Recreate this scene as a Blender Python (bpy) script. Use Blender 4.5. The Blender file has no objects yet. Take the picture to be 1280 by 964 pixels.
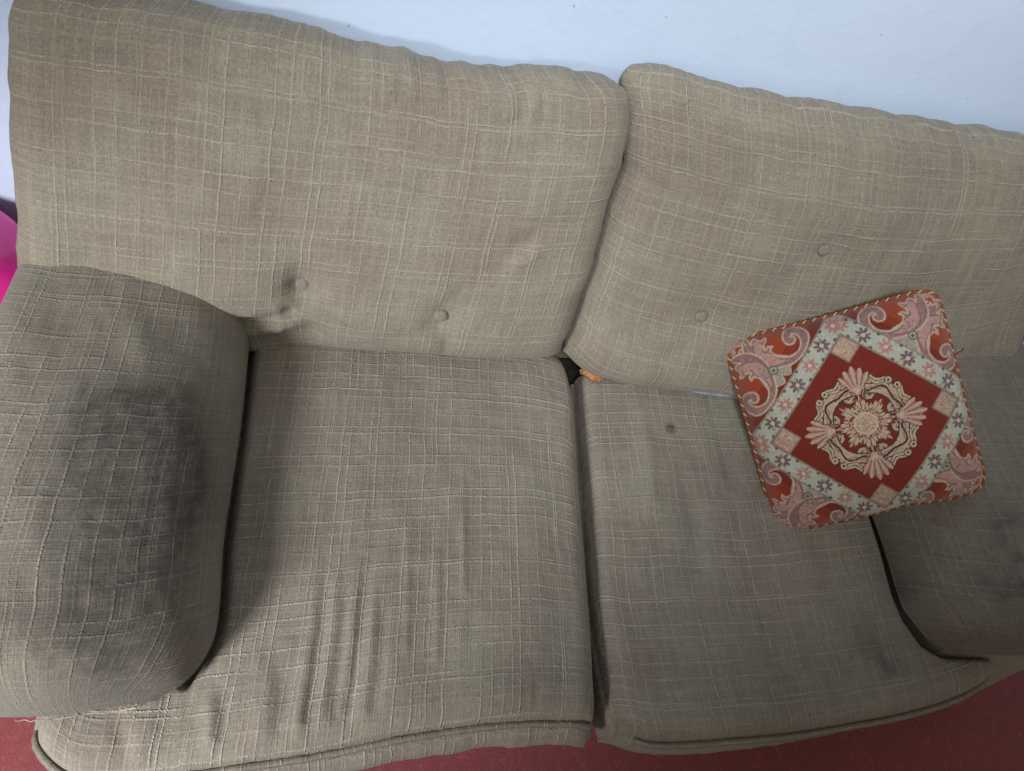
import bpy, math, random
import numpy as np
from mathutils import Vector, Matrix

# ------------------------------------------------------------------ camera, light, exposure
scene = bpy.context.scene
col = scene.collection
cam_d = bpy.data.cameras.new('camera'); cam = bpy.data.objects.new('camera', cam_d); col.objects.link(cam)
cam_d.sensor_width = 36.0; cam_d.lens = 27.88; cam_d.clip_start = 0.02; cam_d.clip_end = 100
RV = Vector((0.96797, -0.08891, 0.23479)); UV_ = Vector((-0.04104, 0.86658, 0.49735)); FV = Vector((0.24769, 0.49105, -0.83518))
cam.matrix_world = Matrix(((RV.x, UV_.x, -FV.x, -0.4874), (RV.y, UV_.y, -FV.y, -0.1912), (RV.z, UV_.z, -FV.z, 1.7023), (0, 0, 0, 1)))
scene.camera = cam
scene.cycles.max_bounces = 5; scene.cycles.diffuse_bounces = 3; scene.cycles.glossy_bounces = 2

world = bpy.data.worlds.new('World'); scene.world = world; world.use_nodes = True
bg = world.node_tree.nodes['Background']; bg.inputs[0].default_value = (1.06, 0.98, 0.85, 1); bg.inputs[1].default_value = 0.29

def spot_lamp(name, loc, target, angle, blend, power, soft, color):  # spot cones whose fall-off stands in for an unseen person's shadow
    d = bpy.data.lights.new(name, 'SPOT'); d.energy = power; d.color = color; d.spot_size = math.radians(angle); d.spot_blend = blend; d.shadow_soft_size = soft
    o = bpy.data.objects.new(name, d); col.objects.link(o); o.location = loc
    o.rotation_euler = (Vector(target) - Vector(loc)).to_track_quat('-Z', 'Y').to_euler()
    return o
spot_lamp('high_added_light', (-0.854, -1.086, 2.995), (2.475, 5.378, -2.511), 48.3, 0.99, 405, 0.22, (0.97, 0.985, 1.0))  # added lamp, no known window; lifts the wall and right back cushion
spot_lamp('side_window_light', (-1.830, -0.960, 1.480), (0.380, 1.950, -1.250), 52.4, 0.61, 244, 0.24, (0.98, 0.99, 1.0))

vs = scene.view_settings
vs.view_transform = 'Standard'; vs.look = 'None'; vs.gamma = 1.0; vs.exposure = -0.20; vs.use_curve_mapping = False

# ------------------------------------------------------------------ small numeric helpers
rng = np.random.default_rng(7)
_tab = rng.random((256, 256))
def vnoise(x, y):
    xi = np.floor(x).astype(int); yi = np.floor(y).astype(int); fx = x - xi; fy = y - yi
    fx = fx * fx * (3 - 2 * fx); fy = fy * fy * (3 - 2 * fy)
    g = lambda a, b: _tab[a % 256, b % 256]
    return ((g(xi, yi) * (1 - fx) + g(xi + 1, yi) * fx) * (1 - fy) + (g(xi, yi + 1) * (1 - fx) + g(xi + 1, yi + 1) * fx) * fy) * 2 - 1
def fbm(x, y, o=3):
    s = 0; a = 1.0
    for k in range(o):
        s = s + a * vnoise(x * 2 ** k + 17.3 * k, y * 2 ** k + 5.1 * k); a *= .5
    return s
def smooth(a, b, x):
    t = np.clip((x - a) / (b - a), 0, 1); return t * t * (3 - 2 * t)
def curve(pts):
    """Catmull-Rom through pts, arc-length parametrised; returns f(t in 0..1) -> (n, dim)"""
    P = np.array(pts, float)
    if len(P) == 2:
        D = P[0] + (P[1] - P[0]) * np.linspace(0, 1, 50)[:, None]
    else:
        Q = np.vstack([2 * P[0] - P[1], P, 2 * P[-1] - P[-2]]); D = []
        for i in range(1, len(Q) - 2):
            p0, p1, p2, p3 = Q[i - 1], Q[i], Q[i + 1], Q[i + 2]; t = np.linspace(0, 1, 24, endpoint=False)[:, None]
            D.append(.5 * (2 * p1 + (p2 - p0) * t + (2 * p0 - 5 * p1 + 4 * p2 - p3) * t ** 2 + (-p0 + 3 * p1 - 3 * p2 + p3) * t ** 3))
        D = np.vstack(D + [P[-1:]])
    L = np.r_[0, np.cumsum(np.linalg.norm(np.diff(D, axis=0), axis=1))]; L = L / L[-1]
    return lambda t: np.stack([np.interp(t, L, D[:, k]) for k in range(D.shape[1])], -1)
def coons(bottom, top, left, right, s, t):
    b, tp, l, r = curve(bottom)(s), curve(top)(s), curve(left)(t), curve(right)(t)
    S = s[:, None, None]; T = t[None, :, None]
    c00, c10, c01, c11 = b[0], b[-1], tp[0], tp[-1]
    return ((1 - T) * b[:, None] + T * tp[:, None] + (1 - S) * l[None] + S * r[None]
            - ((1 - S) * (1 - T) * c00 + S * (1 - T) * c10 + (1 - S) * T * c01 + S * T * c11))
def spacing(n, k=.55):
    u = np.linspace(0, 1, n); return (1 - k) * u + k * (.5 - .5 * np.cos(np.pi * u))
def prof(a, e=2.0):
    a = np.clip(a, 0, 1); return (1 - (1 - a) ** e) ** (1 / e)
def dist_line(X, Y, pts):
    """distance to a polyline and the parameter (0..1) along it"""
    P = curve(pts)(np.linspace(0, 1, 18)); best = np.full(X.shape, 9.0); par = np.zeros(X.shape)
    for i in range(len(P) - 1):
        a, b = P[i], P[i + 1]; d = b - a; L = d @ d + 1e-12
        u = np.clip(((X - a[0]) * d[0] + (Y - a[1]) * d[1]) / L, 0, 1)
        q = np.hypot(X - a[0] - u * d[0], Y - a[1] - u * d[1]); m = q < best
        best = np.where(m, q, best); par = np.where(m, (i + u) / (len(P) - 1), par)
    return best, par
def fold(X, Y, pts, w, amp):
    d, u = dist_line(X, Y, pts)
    return amp * np.exp(-(d / w) ** 2) * smooth(-.05, .5, u) * smooth(1.04, .94, u)
def inpoly(X, Y, pts):
    P = np.array(pts, float); m = np.zeros(X.shape, bool); j = len(P) - 1
    bb = (X > P[:, 0].min()) & (X < P[:, 0].max()) & (Y > P[:, 1].min()) & (Y < P[:, 1].max()); xs, ys = X[bb], Y[bb]; r = np.zeros(xs.shape, bool)
    for i in range(len(P)):
        xi, yi, xj, yj = *P[i], *P[j]; c = ((yi > ys) != (yj > ys)) & (xs < (xj - xi) * (ys - yi) / (yj - yi + 1e-12) + xi); r ^= c; j = i
    m[bb] = r; return m
def spot(X, Y, c, rx, ry=None, e=2.0):
    return np.exp(-(np.hypot((X - c[0]) / rx, (Y - c[1]) / (ry or rx))) ** e)

# ------------------------------------------------------------------ mesh helpers
def mesh_obj(name, V, F, mat, parent=None, uv=None, attrs=None, smooth_=True):
    me = bpy.data.meshes.new(name); me.from_pydata(np.asarray(V, float).tolist(), [], [tuple(int(i) for i in f) for f in F])
    if uv is not None:
        lay = me.uv_layers.new(name='UVMap'); li = np.empty(len(me.loops), int); me.loops.foreach_get('vertex_index', li)
        lay.data.foreach_set('uv', np.asarray(uv, float)[li].ravel())
    for k, a in (attrs or {}).items():
        if a.ndim == 2:
            at = me.color_attributes.new(k, 'FLOAT_COLOR', 'POINT'); at.data.foreach_set('color', np.c_[a, np.ones(len(a))].ravel())
        else:
            at = me.attributes.new(k, 'FLOAT', 'POINT'); at.data.foreach_set('value', a.ravel())
    if smooth_: me.polygons.foreach_set('use_smooth', [True] * len(me.polygons))
    me.materials.append(mat); me.update()
    o = bpy.data.objects.new(name, me); col.objects.link(o)
    if parent: o.parent = parent
    return o
def grid_faces(n, m, off=0, flip=False):
    i, j = np.meshgrid(np.arange(n - 1), np.arange(m - 1), indexing='ij'); a = off + i * m + j
    f = np.stack([a, a + m, a + m + 1, a + 1], -1).reshape(-1, 4)
    return f[:, ::-1] if flip else f
def tube(path, rad, seg=8, closed=False):
    P = np.array(path, float); n = len(P)
    T = np.gradient(P, axis=0) if not closed else (np.roll(P, -1, 0) - np.roll(P, 1, 0))
    T /= np.linalg.norm(T, axis=1)[:, None] + 1e-12
    up = np.array([.13, .21, .97]); A = np.cross(T, up); A /= np.linalg.norm(A, axis=1)[:, None] + 1e-12; B = np.cross(T, A)
    an = np.linspace(0, 2 * np.pi, seg, endpoint=False); R = np.broadcast_to(np.asarray(rad, float), (n,))
    V = P[:, None] + R[:, None, None] * (np.cos(an)[None, :, None] * A[:, None] + np.sin(an)[None, :, None] * B[:, None])
    F = []
    for i in range(n if closed else n - 1):
        k = (i + 1) % n
        for j in range(seg): F.append((i * seg + j, i * seg + (j + 1) % seg, k * seg + (j + 1) % seg, k * seg + j))
    if not closed: F.append(tuple(range(seg))); F.append(tuple((n - 1) * seg + j for j in range(seg))[::-1])
    L = np.r_[0, np.cumsum(np.linalg.norm(np.diff(P, axis=0), axis=1))]
    uv = np.stack([np.repeat(L, seg), np.tile(an * .01, n)], 1)
    return V.reshape(-1, 3), F, uv
def tag(o, label=None, cat=None, group=None, kind=None):
    for k, v in (('label', label), ('category', cat), ('group', group), ('kind', kind)):
        if v: o[k] = v
    return o
def empty(name, loc, label, cat, group=None):
    o = bpy.data.objects.new(name, None); col.objects.link(o); o.empty_display_size = .1
    o.matrix_world = Matrix.Translation(loc); bpy.context.view_layer.update()
    return tag(o, label, cat, group)
def put(o, parent):
    """parent keeping the world-space coordinates of the mesh"""
    o.parent = parent; o.matrix_parent_inverse = parent.matrix_world.inverted(); return o

# ------------------------------------------------------------------ materials
class NT:
    def __init__(s, name):
        s.mat = bpy.data.materials.new(name); s.mat.use_nodes = True; s.t = s.mat.node_tree; s.bsdf = s.t.nodes['Principled BSDF']
    def n(s, typ, **kw):
        nd = s.t.nodes.new(typ)
        for k, v in kw.items(): setattr(nd, k, v)
        return nd
    def set(s, sock, v):
        if isinstance(v, bpy.types.NodeSocket): s.t.links.new(v, sock)
        else: sock.default_value = v
    def m(s, op, a, b=None, c=None, clamp=False):
        nd = s.n('ShaderNodeMath', operation=op, use_clamp=clamp); s.set(nd.inputs[0], a)
        if b is not None: s.set(nd.inputs[1], b)
        if c is not None: s.set(nd.inputs[2], c)
        return nd.outputs[0]
    def vec(s, x, y, z=0.0):
        nd = s.n('ShaderNodeCombineXYZ'); s.set(nd.inputs[0], x); s.set(nd.inputs[1], y); s.set(nd.inputs[2], z); return nd.outputs[0]
    def noise(s, v, scale=1.0, detail=2.0, rough=.5):
        nd = s.n('ShaderNodeTexNoise'); s.set(nd.inputs['Vector'], v); nd.inputs['Scale'].default_value = scale
        nd.inputs['Detail'].default_value = detail; nd.inputs['Roughness'].default_value = rough; return nd.outputs[0]
    def ramp(s, v, a, b, lo=0.0, hi=1.0):
        nd = s.n('ShaderNodeMapRange', interpolation_type='SMOOTHSTEP'); s.set(nd.inputs[0], v); nd.inputs[1].default_value = a; nd.inputs[2].default_value = b
        nd.inputs[3].default_value = lo; nd.inputs[4].default_value = hi; return nd.outputs[0]
    def mix(s, f, a, b, mode='MIX'):
        nd = s.n('ShaderNodeMix', data_type='RGBA', blend_type=mode); s.set(nd.inputs[0], f)
        for k, v in ((6, a), (7, b)):
            if isinstance(v, bpy.types.NodeSocket): s.t.links.new(v, nd.inputs[k])
            else: nd.inputs[k].default_value = (*v, 1)
        return nd.outputs[2]
    def attr(s, name, out='Fac'):
        return s.n('ShaderNodeAttribute', attribute_name=name).outputs[out]
    def bump(s, h, strength, dist):
        nd = s.n('ShaderNodeBump'); s.set(nd.inputs['Height'], h); nd.inputs['Strength'].default_value = strength; nd.inputs['Distance'].default_value = dist
        s.t.links.new(nd.outputs[0], s.bsdf.inputs['Normal'])
    def fin(s, color=None, rough=.9, spec=.15, sheen=0):
        if color is not None:
            if isinstance(color, bpy.types.NodeSocket): s.t.links.new(color, s.bsdf.inputs['Base Color'])
            else: s.bsdf.inputs['Base Color'].default_value = (*color, 1)
        s.set(s.bsdf.inputs['Roughness'], rough); s.bsdf.inputs['Specular IOR Level'].default_value = spec
        s.bsdf.inputs['Sheen Weight'].default_value = sheen; s.bsdf.inputs['Sheen Roughness'].default_value = .6
        return s.mat

def plaid(name, base, thread, seed, amp=1.0, stitch=.35, dense=1.0):
    """loose basket-weave upholstery with paired slub threads both ways, UV in metres"""
    N = NT(name); uvn = N.n('ShaderNodeUVMap', uv_map='UVMap'); sp = N.n('ShaderNodeSeparateXYZ'); N.t.links.new(uvn.outputs[0], sp.inputs[0])
    U, Vv = sp.outputs[0], sp.outputs[1]; U0, V0 = U, Vv
    if dense != 1.0: U, Vv = N.m('MULTIPLY', U, dense), N.m('MULTIPLY', Vv, dense)
    fine_uv = N.vec(U, Vv, seed)
    def family(u, v, P, offs, sd):
        wob = N.m('MULTIPLY', N.m('SUBTRACT', N.noise(N.vec(N.m('MULTIPLY', u, 9), N.m('MULTIPLY', v, 14), sd), 1, 1), .5), .009)
        fleckn = N.noise(N.vec(N.m('MULTIPLY', u, 130), N.m('MULTIPLY', v, 210), sd), 1, 1)
        uu = N.m('ADD', N.m('ADD', u, wob), N.m('MULTIPLY', N.m('SUBTRACT', fleckn, .5), .0022))
        strand = N.m('MULTIPLY_ADD', N.m('SINE', N.m('MULTIPLY', N.m('ADD', v, N.m('MULTIPLY', u, .9)), 1150.0)), stitch, 1 - stitch)
        along = N.ramp(N.noise(N.vec(N.m('MULTIPLY', u, 24), N.m('MULTIPLY', v, 9), sd + 5), 1, 2, .6), .36, .60, .25, 1.0)
        tex = N.m('MULTIPLY', N.m('MULTIPLY', strand, along), N.ramp(fleckn, .30, .60, .30, 1.2))
        tot = None
        for k, (o, wgt) in enumerate(offs):
            x = N.m('DIVIDE', N.m('SUBTRACT', uu, o), P); cell = N.m('FLOOR', x)
            wn = N.n('ShaderNodeTexWhiteNoise', noise_dimensions='2D'); N.t.links.new(N.vec(cell, sd + k * 1.7), wn.inputs['Vector'])
            # every thread a little off its place, its strength its own and changing along the way
            d = N.m('MULTIPLY', N.m('ABSOLUTE', N.m('SUBTRACT', N.m('SUBTRACT', x, cell), N.m('MULTIPLY_ADD', wn.outputs['Value'], .12, .44))), P)
            L = N.m('MULTIPLY', N.ramp(d, .0025, .0005), N.m('MULTIPLY', N.m('MULTIPLY_ADD', wn.outputs['Value'], .35, .68), wgt))
            tot = L if tot is None else N.m('MAXIMUM', tot, L)
        return N.m('MULTIPLY', tot, tex)
    a = family(U, Vv, .157, [(0, 1), (.018, .85), (.038, .32), (.062, .95), (.079, 1), (.104, .30), (.122, .45), (.138, .28)], seed + .5)
    b = family(Vv, U, .141, [(0, .9), (.020, 1), (.043, .30), (.066, 1), (.085, .8), (.108, .34), (.124, .28)], seed + 21.5)
    lines = N.m('MULTIPLY', N.m('MAXIMUM', a, b), amp, clamp=True)
    w1 = N.noise(N.vec(N.m('MULTIPLY', U, 760), N.m('MULTIPLY', Vv, 130), seed), 1, 2, .6)
    w2 = N.noise(N.vec(N.m('MULTIPLY', U, 130), N.m('MULTIPLY', Vv, 760), seed + 9), 1, 2, .6)
    weave = N.m('MULTIPLY', N.m('ADD', w1, w2), .5)
    big = N.noise(fine_uv, 5.0, 3, .6); mid = N.noise(fine_uv, 26.0, 3, .6)
    c = N.mix(N.ramp(big, .3, .7), tuple(x * .90 for x in base), tuple(x * y for x, y in zip(base, (1.02, 1.09, 1.06))))
    c = N.mix(N.m('MULTIPLY', N.ramp(mid, .35, .7), .25), c, (base[0] * .83, base[1] * .88, base[2] * .95))
    stripe = N.m('ADD', N.noise(N.vec(N.m('MULTIPLY', U, 70), N.m('MULTIPLY', Vv, 4), seed + 2), 1, 1), N.noise(N.vec(N.m('MULTIPLY', U, 4), N.m('MULTIPLY', Vv, 70), seed + 4), 1, 1))
    c = N.mix(N.ramp(stripe, .75, 1.25), N.mix(1.0, c, (.95, .95, .96), 'MULTIPLY'), N.mix(1.0, c, (1.045, 1.04, 1.03), 'MULTIPLY'))
    ribs = N.m('ADD', N.noise(N.vec(N.m('MULTIPLY', U, 330), N.m('MULTIPLY', Vv, 16), seed + 6), 1, 1), N.noise(N.vec(N.m('MULTIPLY', U, 16), N.m('MULTIPLY', Vv, 330), seed + 8), 1, 1))
    c = N.mix(N.ramp(ribs, .78, 1.22), N.mix(1.0, c, (.92, .92, .92), 'MULTIPLY'), N.mix(1.0, c, (1.08, 1.08, 1.07), 'MULTIPLY'))
    c = N.mix(N.ramp(weave, .33, .68, 0, 1), N.mix(1.0, c, (.76, .76, .76), 'MULTIPLY'), N.mix(1.0, c, (1.24, 1.235, 1.23), 'MULTIPLY'))
    c = N.mix(N.m('MULTIPLY', lines, .74), c, thread)
    dirt_shade = N.attr('dirt_shade'); brk = N.ramp(N.noise(fine_uv, 48.0, 4, .7), .25, .75, .72, 1.16)  # real dirt, and on the right arm painted shade as well
    dd = N.m('MULTIPLY', dirt_shade, brk, clamp=True)
    c = N.mix(dd, c, N.mix(N.m('MULTIPLY', lines, .55), (.046, .040, .036), (.20, .182, .165)))
    N.bump(N.m('ADD', N.m('MULTIPLY', lines, 1.3), N.m('ADD', N.m('MULTIPLY', weave, .7), N.m('MULTIPLY', ribs, .45))), .75, .0025)
    return N.fin(c, .95, .08, .12)

TAN = plaid('tan_plaid_fabric', (.258, .220, .175), (.51, .46, .375), 1.0, .92, .2, 1.12)
GREY = plaid('worn_plaid_fabric', (.295, .253, .209), (.57, .525, .45), 7.0, 1.15, .14, 1.22)
ARM = plaid('armrest_plaid_fabric', (.248, .213, .175), (.49, .45, .385), 13.0, 1.0, .30, 1.12)

def simple(name, color, rough=.8, spec=.2, nscale=40., amt=.25, bump=0., sheen=0):
    N = NT(name); tc = N.n('ShaderNodeTexCoord').outputs['Object']; nz = N.noise(tc, nscale, 4, .6)
    c = N.mix(N.ramp(nz, .3, .7), tuple(x * (1 - amt) for x in color), tuple(min(1, x * (1 + amt)) for x in color))
    if bump: N.bump(N.noise(tc, nscale * 3, 3), .5, bump)
    return N.fin(c, rough, spec, sheen)
DARK = simple('dark_lining_cloth', (.035, .03, .026), .95, .05)
FOAM = simple('orange_foam', (.40, .185, .08), .9, .1, 160, .45, .003)
FRAY = simple('frayed_thread', (.36, .32, .26), .9, .1, 90, .3)

# ------------------------------------------------------------------ setting: wall and carpet
def wall_mat():
    N = NT('pale_blue_wall_paint'); tc = N.n('ShaderNodeTexCoord').outputs['Object']
    a = N.noise(tc, 2.2, 4, .6); b = N.noise(tc, 14, 5, .65)
    c = N.mix(N.ramp(a, .3, .7), (.60, .735, .945), (.63, .76, .96))
    c = N.mix(N.m('MULTIPLY', N.ramp(b, .52, .75), .30), c, (.53, .65, .83))
    speck = N.ramp(N.noise(tc, 55, 2, .5), .765, .80); c = N.mix(N.m('MULTIPLY', speck, .6), c, (.32, .34, .38))
    N.bump(N.m('ADD', b, N.m('MULTIPLY', N.noise(tc, 90, 3), .25)), .35, .004)
    return N.fin(c, .75, .25)
wall = mesh_obj('wall', [(-3.2, .885, -.0), (3.2, .885, 0), (3.2, .885, 2.6), (-3.2, .885, 2.6), (-3.2, 1.02, 0), (3.2, 1.02, 0), (3.2, 1.02, 2.6), (-3.2, 1.02, 2.6)],
                [(0, 1, 2, 3), (5, 4, 7, 6), (4, 0, 3, 7), (1, 5, 6, 2), (3, 2, 6, 7)], wall_mat(), smooth_=False)
tag(wall, kind='structure')
def carpet_mat():
    N = NT('red_carpet'); tc = N.n('ShaderNodeTexCoord').outputs['Object']
    a = N.noise(tc, 40, 5, .75); pile = N.noise(tc, 300, 3, .7)
    wv = N.n('ShaderNodeTexWave', wave_type='BANDS'); wv.inputs['Scale'].default_value = 9.0; wv.inputs['Distortion'].default_value = 16; wv.inputs['Detail'].default_value = 3
    wv.inputs['Detail Scale'].default_value = 2.2; N.t.links.new(tc, wv.inputs['Vector'])
    swirl = N.m('MULTIPLY', N.ramp(wv.outputs['Fac'], .90, .99), N.ramp(N.noise(tc, 30, 2), .45, .6))
    c = N.mix(N.ramp(a, .3, .7), (.27, .062, .072), (.33, .084, .094))
    c = N.mix(N.ramp(pile, .3, .7, 0, .8), c, (.24, .042, .050))
    c = N.mix(N.m('MULTIPLY', swirl, .35), c, (.5, .15, .16))
    N.bump(N.m('ADD', N.m('MULTIPLY', swirl, .15), pile), .8, .003)
    return N.fin(c, .95, .05, .3)
n = 60
gx, gy = np.meshgrid(np.linspace(-3.2, 3.2, n), np.linspace(-4.5, .885, n), indexing='ij')
carpet = mesh_obj('floor', np.stack([gx, gy, .003 * fbm(gx * 6, gy * 6)], -1).reshape(-1, 3), grid_faces(n, n), carpet_mat()); tag(carpet, kind='structure')

# ------------------------------------------------------------------ upholstery builders
def skirt(loop, rows):
    """strip hanging from an open loop (k,3): rows of (outward, dz) applied to its outward plan normal"""
    L = np.array(loop, float); T = np.gradient(L[:, :2], axis=0); T /= np.linalg.norm(T, axis=1)[:, None] + 1e-9
    Nn = np.stack([T[:, 1], -T[:, 0]], 1)
    for _ in range(4): Nn[1:-1] = (Nn[:-2] + 2 * Nn[1:-1] + Nn[2:]) / 4
    V = np.stack([np.c_[L[:, :2] + Nn * np.asarray(o)[..., None] if np.ndim(o) else L[:, :2] + Nn * o, L[:, 2] + dz] for o, dz in rows], 1)
    S = np.r_[0, np.cumsum(np.linalg.norm(np.diff(L, axis=0), axis=1))]
    D = np.r_[0, np.cumsum([math.hypot(np.mean(rows[i][0]) - np.mean(rows[i - 1][0]), rows[i][1] - rows[i - 1][1]) for i in range(1, len(rows))])]
    uv = np.stack(np.broadcast_arrays(S[:, None] + .3, D[None] * -1 + .07), -1)
    return V.reshape(-1, 3), grid_faces(len(L), len(rows), flip=True), uv.reshape(-1, 2)

EB = np.array([0, .22, .48]) / math.hypot(.22, .48); EN = np.array([0, -.48, .22]) / math.hypot(.22, .48); O0 = np.array([0, .62, .45])
def back_point(x, b, n): return O0 + np.array([1., 0, 0]) * np.asarray(x)[..., None] + EB * np.asarray(b)[..., None] + EN * np.asarray(n)[..., None]
def back_cushion(root, sides, disp, dirt_shade, W, H, buttons, ns=250, nt=170, Tf=.05, Tb=.058, r=.065, uv0=(0, 0)):
    s, t = spacing(ns), spacing(nt); G = coons(*sides, s, t); X, B = G[..., 0], G[..., 1]
    S, T = np.meshgrid(s, t, indexing='ij')
    ds = np.minimum(S, 1 - S) * W; dt = np.minimum(T, 1 - T) * H; h = prof(ds / r, 2.2) * prof(dt / r, 2.2)
    n = Tf * h + .028 * np.sin(np.pi * S) ** .7 * np.sin(np.pi * T) ** .8 + h * disp(X, B, S, T)
    B = B + .0045 * fbm(X * 22 + 3, X * 0 + uv0[0] * 50, 3) * T ** 5; X = X + .003 * fbm(B * 20, B * 0 + 7, 3) * (np.abs(2 * S - 1) ** 6)
    F = back_point(X, B, n); K = back_point(X, B, -Tb * h)
    uvg = np.stack([S * W + uv0[0], T * H + uv0[1]], -1).reshape(-1, 2)
    d = dirt_shade(X, B).ravel()
    cov = mesh_obj('cover', F.reshape(-1, 3), grid_faces(ns, nt), TAN, None, uvg, {'dirt_shade': d}); put(cov, root)
    bk = mesh_obj('back_panel', K.reshape(-1, 3), grid_faces(ns, nt, flip=True), TAN, None, uvg, {'dirt_shade': d * 0}); put(bk, root)
    for (bx, bb) in buttons:
        i = np.unravel_index(np.argmin((X - bx) ** 2 + (B - bb) ** 2), X.shape); c = F[i]
        a = F[i[0] + 4, i[1]] - F[i[0] - 4, i[1]]; b_ = F[i[0], i[1] + 4] - F[i[0], i[1] - 4]
        nn = np.cross(a, b_); nn /= np.linalg.norm(nn); nn = nn * .5 + EN * .5; nn /= np.linalg.norm(nn)
        button(root, c + nn * .0055, nn)
    return F, X, B
def button(root, c, nrm):
    R = Vector(nrm).to_track_quat('Z', 'Y').to_matrix(); pr = [(.0, .0068), (.004, .0066), (.0075, .0057), (.0105, .0036), (.0122, .0008), (.0118, -.002), (.009, -.004)]
    V, F, uv = [], [], []; k = 28
    for i, (r, z) in enumerate(pr):
        for j in range(k):
            a = 2 * math.pi * j / k; w = 1 + .03 * math.sin(3 * a + i); v = R @ Vector((r * w * math.cos(a), r * w * math.sin(a), z)); V.append((c[0] + v.x, c[1] + v.y, c[2] + v.z)); uv.append((.01 + r * math.cos(a), .035 + r * math.sin(a)))
    for i in range(len(pr) - 1):
        for j in range(k): F.append((i * k + j, (i + 1) * k + j, (i + 1) * k + (j + 1) % k, i * k + (j + 1) % k))
    o = mesh_obj('button', V, F, TAN, None, uv, {'dirt_shade': np.full(len(V), .04)}); put(o, root)

def wrinkle(X, Y, sx, sy, amp): return amp * fbm(X * sx, Y * sy, 3)

# ------------------------------------------------------------------ the sofa body
sofa = empty('sofa', (0, .45, 0), 'brown plaid fabric sofa body with two padded rolled arms against the wall', 'sofa')
def box(name, x0, x1, y0, y1, z0, z1, mat, parent, bev=.02):
    n = 10; xs = np.linspace(x0, x1, n)
    V = []; F = []
    sec = [(y0, z0), (y0, z1 - bev), (y0 + bev * .3, z1 - bev * .3), (y0 + bev, z1), (y1 - bev, z1), (y1 - bev * .3, z1 - bev * .3), (y1, z1 - bev), (y1, z0)]
    m = len(sec)
    for x in xs:
        for (y, z) in sec: V.append((x, y, z))
    for i in range(n - 1):
        for j in range(m): F.append((i * m + j, i * m + (j + 1) % m, (i + 1) * m + (j + 1) % m, (i + 1) * m + j))
    F.append(tuple(range(m))[::-1]); F.append(tuple((n - 1) * m + j for j in range(m)))
    V = np.array(V); o = mesh_obj(name, V, F, mat, None, np.c_[V[:, 0], V[:, 1] + V[:, 2]], {'dirt_shade': np.zeros(len(V))}, False); return put(o, parent)
box('base', -.90, .98, .075, .875, .05, .30, GREY, sofa)
box('seat_deck', -.62, .62, .10, .70, .301, .318, DARK, sofa, .005)
# reclined back frame behind the cushions
bf = np.array([(x, y, z) for x in np.linspace(-.93, .95, 12) for (y, z) in [(.735, .30), (.845, .70), (.853, .714), (.865, .716), (.876, .70), (.878, .30)]])
F = [];m = 6
for i in range(11):
    for j in range(m): F.append((i * m + j, i * m + (j + 1) % m, (i + 1) * m + (j + 1) % m, (i + 1) * m + j))
F += [tuple(range(m))[::-1], tuple(11 * m + j for j in range(m))]
put(mesh_obj('back_frame', bf, F, GREY, None, np.c_[bf[:, 0], bf[:, 2]], {'dirt_shade': np.zeros(len(bf))}, False), sofa)
for x in (-.9, .9):
    for y in (.12, .84):
        V, F, uv = tube([(x, y, .004), (x, y, .03), (x, y, .06)], [.022, .026, .028], 14); put(mesh_obj('foot', V, F, DARK), sofa)

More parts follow.
